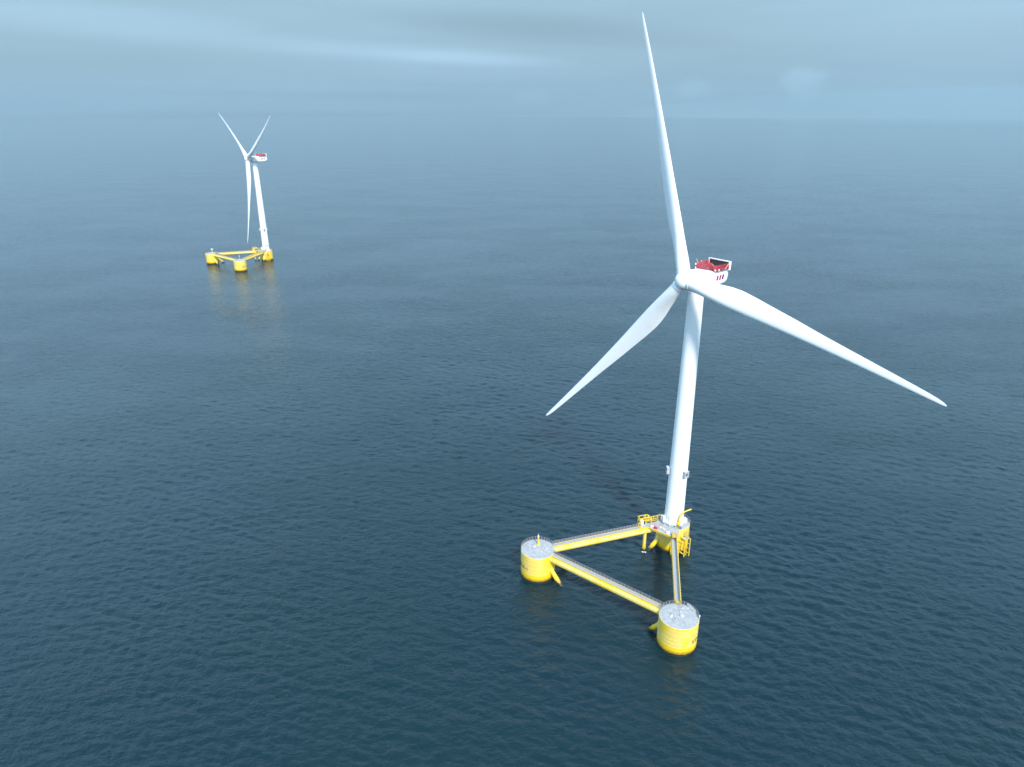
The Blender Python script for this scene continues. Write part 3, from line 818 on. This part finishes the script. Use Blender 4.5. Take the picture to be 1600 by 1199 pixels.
    for k in range(3):
        d = Vector((math.cos(R(120 * k)), math.sin(R(120 * k)), 0))
        cl = MB()
        cl.path([d * 1.2, d * 2.75, d * 2.8, d * 3.05, d * 3.1], [2.25, 2.25, 2.3, 2.3, 2.2], n=40)
        cl.build('blade_collar', M_white, hub, smooth=30)
        rg = MB(); rg.path([d * 3.0, d * 3.16], [2.16, 2.16], n=36); rg.build('root_seal', M_lgrey, hub)
    bmesh_ = blade_mesh()
    bl_ = []
    for k in range(3):
        o = bpy.data.objects.new('blade', bmesh_); COL.objects.link(o); o.parent = root; bl_.append(o)
    return root, hub, bl_
FR = Matrix((sh, ua, na)).transposed().to_4x4()
def pose(root, hub, blades, az):
    base = Matrix.Translation(HUB) @ FR
    hub.matrix_local = base @ Matrix.Rotation(R(az), 4, 'Z')
    for k, b_ in enumerate(blades):
        b_.matrix_local = base @ Matrix.Rotation(R(az + 120 * k), 4, 'Z') @ Matrix.Translation((0, 0, 0))

root, hub, blades = make_turbine()
def copy_tree(o, parent=None):
    c = o.copy(); COL.objects.link(c); c.parent = parent
    for ch in list(o.children): copy_tree(ch, c)
    return c
far = copy_tree(root)
pose(root, hub, blades, 109.955)
fh = [c for c in far.children if c.name.startswith('hub')][0]; fb = [c for c in far.children if c.name.startswith('blade')]
pose(far, fh, fb, 149.685)
root.location = A0; far.location = F0
GRP = 'floating wind turbines out at sea'
setp(root, 'large near white wind turbine on a yellow floating platform, one blade pointing almost straight up', 'wind turbine', GRP)
setp(far, 'small distant white wind turbine on a yellow floating platform, one blade hanging straight down', 'wind turbine', GRP)
# mast on the far platform's front column
fcol = [c for c in far.children if c.name.startswith('column')][2]
mm = MB(); p = PC + Vector((-.4, 1.5, ZD)); mm.tube(p, p + Vector((0, 0, 4.2)), .10, n=8); mm.box(p + Vector((0, 0, 4.0)), (.9, .25, .5)); mm.build('mast', M_equip, fcol)
fcol = [c for c in far.children if c.name.startswith('column')][1]
mm = MB(); p = PB + Vector((.17, 2.5, ZD)); mm.box(p + Vector((0, 0, 3.9)), (3.0, .5, .3)); mm.box(p + Vector((0, 0, 3.5)), (1.4, .6, .6)); mm.build('antenna', M_equip, fcol)

# ------------------------------------------------------------------ loose things on the near deck
def thing_box(name, pos, size, mat, label, cat, rot=0, lid=True):
    r_ = bpy.data.objects.new(name, None); COL.objects.link(r_); r_.location = A0 + Vector(pos); r_.rotation_euler = (0, 0, R(rot))
    w_, d_, h_ = size
    MB().box((0, 0, h_ * .42), (w_, d_, h_ * .84)).build('body', mat, r_, bevel=.05)
    mb = MB().box((0, 0, h_ * .93), (w_ + .06, d_ + .06, h_ * .14)); mb.build('lid', mat, r_, bevel=.03)
    return setp(r_, label, cat)
dz = ZD + .07
thing_box('storage_box', (-7.5, -4.9, dz), (1.15, .7, .75), M_redbox, 'red storage box at the edge of the grey deck beside the turbine tower', 'box', -38)
thing_box('equipment_case', (-8.5, -3.9, dz), (1.2, .7, .45), M_equip, 'white case lying just left of the red box on the grey deck', 'case', -30)
thing_box('equipment_case', (-3.6, -8.0, dz), (1.1, .9, .6), M_equip, 'white case at the near corner of the grey deck by the ochre walkway gate', 'case', -20)
thing_box('storage_box', (-.3, -3.9, dz), (.6, .5, .55), M_green, 'small green box at the foot of the yellow davit crane', 'box', 15)
thing_box('equipment_cabinet', (4.0, -.6, ZD + .05), (1.3, 1.0, 1.5), M_equip, 'white cabinet on the round deck to the right of the tower', 'cabinet', 35)
def coil(pos, label, mat, r=.4):
    c = Vector(pos) + A0; mb = MB()
    pts = [Vector((c.x + (r + .02 * k % .1) * math.cos(k * .5), c.y + r * math.sin(k * .5), c.z + .06 + k * .006)) for k in range(50)]
    mb.path(pts, .05, n=6); o = mb.build('rope_coil', mat); setp(o, label, 'rope coil'); return o
M_rope = simple('pale_rope', (.66, .60, .45), .9)
coil((-5.6, -4.3, dz), 'pale coiled rope on the grey deck nearest the red box', M_rope)
coil((-4.5, -5.5, dz), 'pale coiled rope on the grey deck nearest the white corner case', M_rope, .5)

# foam where the cable pipe meets the water
mb = MB(); random.seed(2)
for k in range(16):
    a = random.uniform(0, 6.28); q = random.uniform(.1, .8)
    c = A0 + Vector((-11.0 + q * math.cos(a), -4.75 + .5 * q * math.sin(a), .02)); rr_ = random.uniform(.1, .3)
    mb.loft([[c + Vector((rr_ * s * math.cos(t_), rr_ * s * math.sin(t_), zz)) for t_ in (2 * math.pi * i / 9 for i in range(9))] for s, zz in ((1, 0), (.8, .1), (.3, .15))])
fo = mb.build('foam', M_foam); setp(fo, 'white foam where the yellow cable pipe enters the water', kind='stuff')
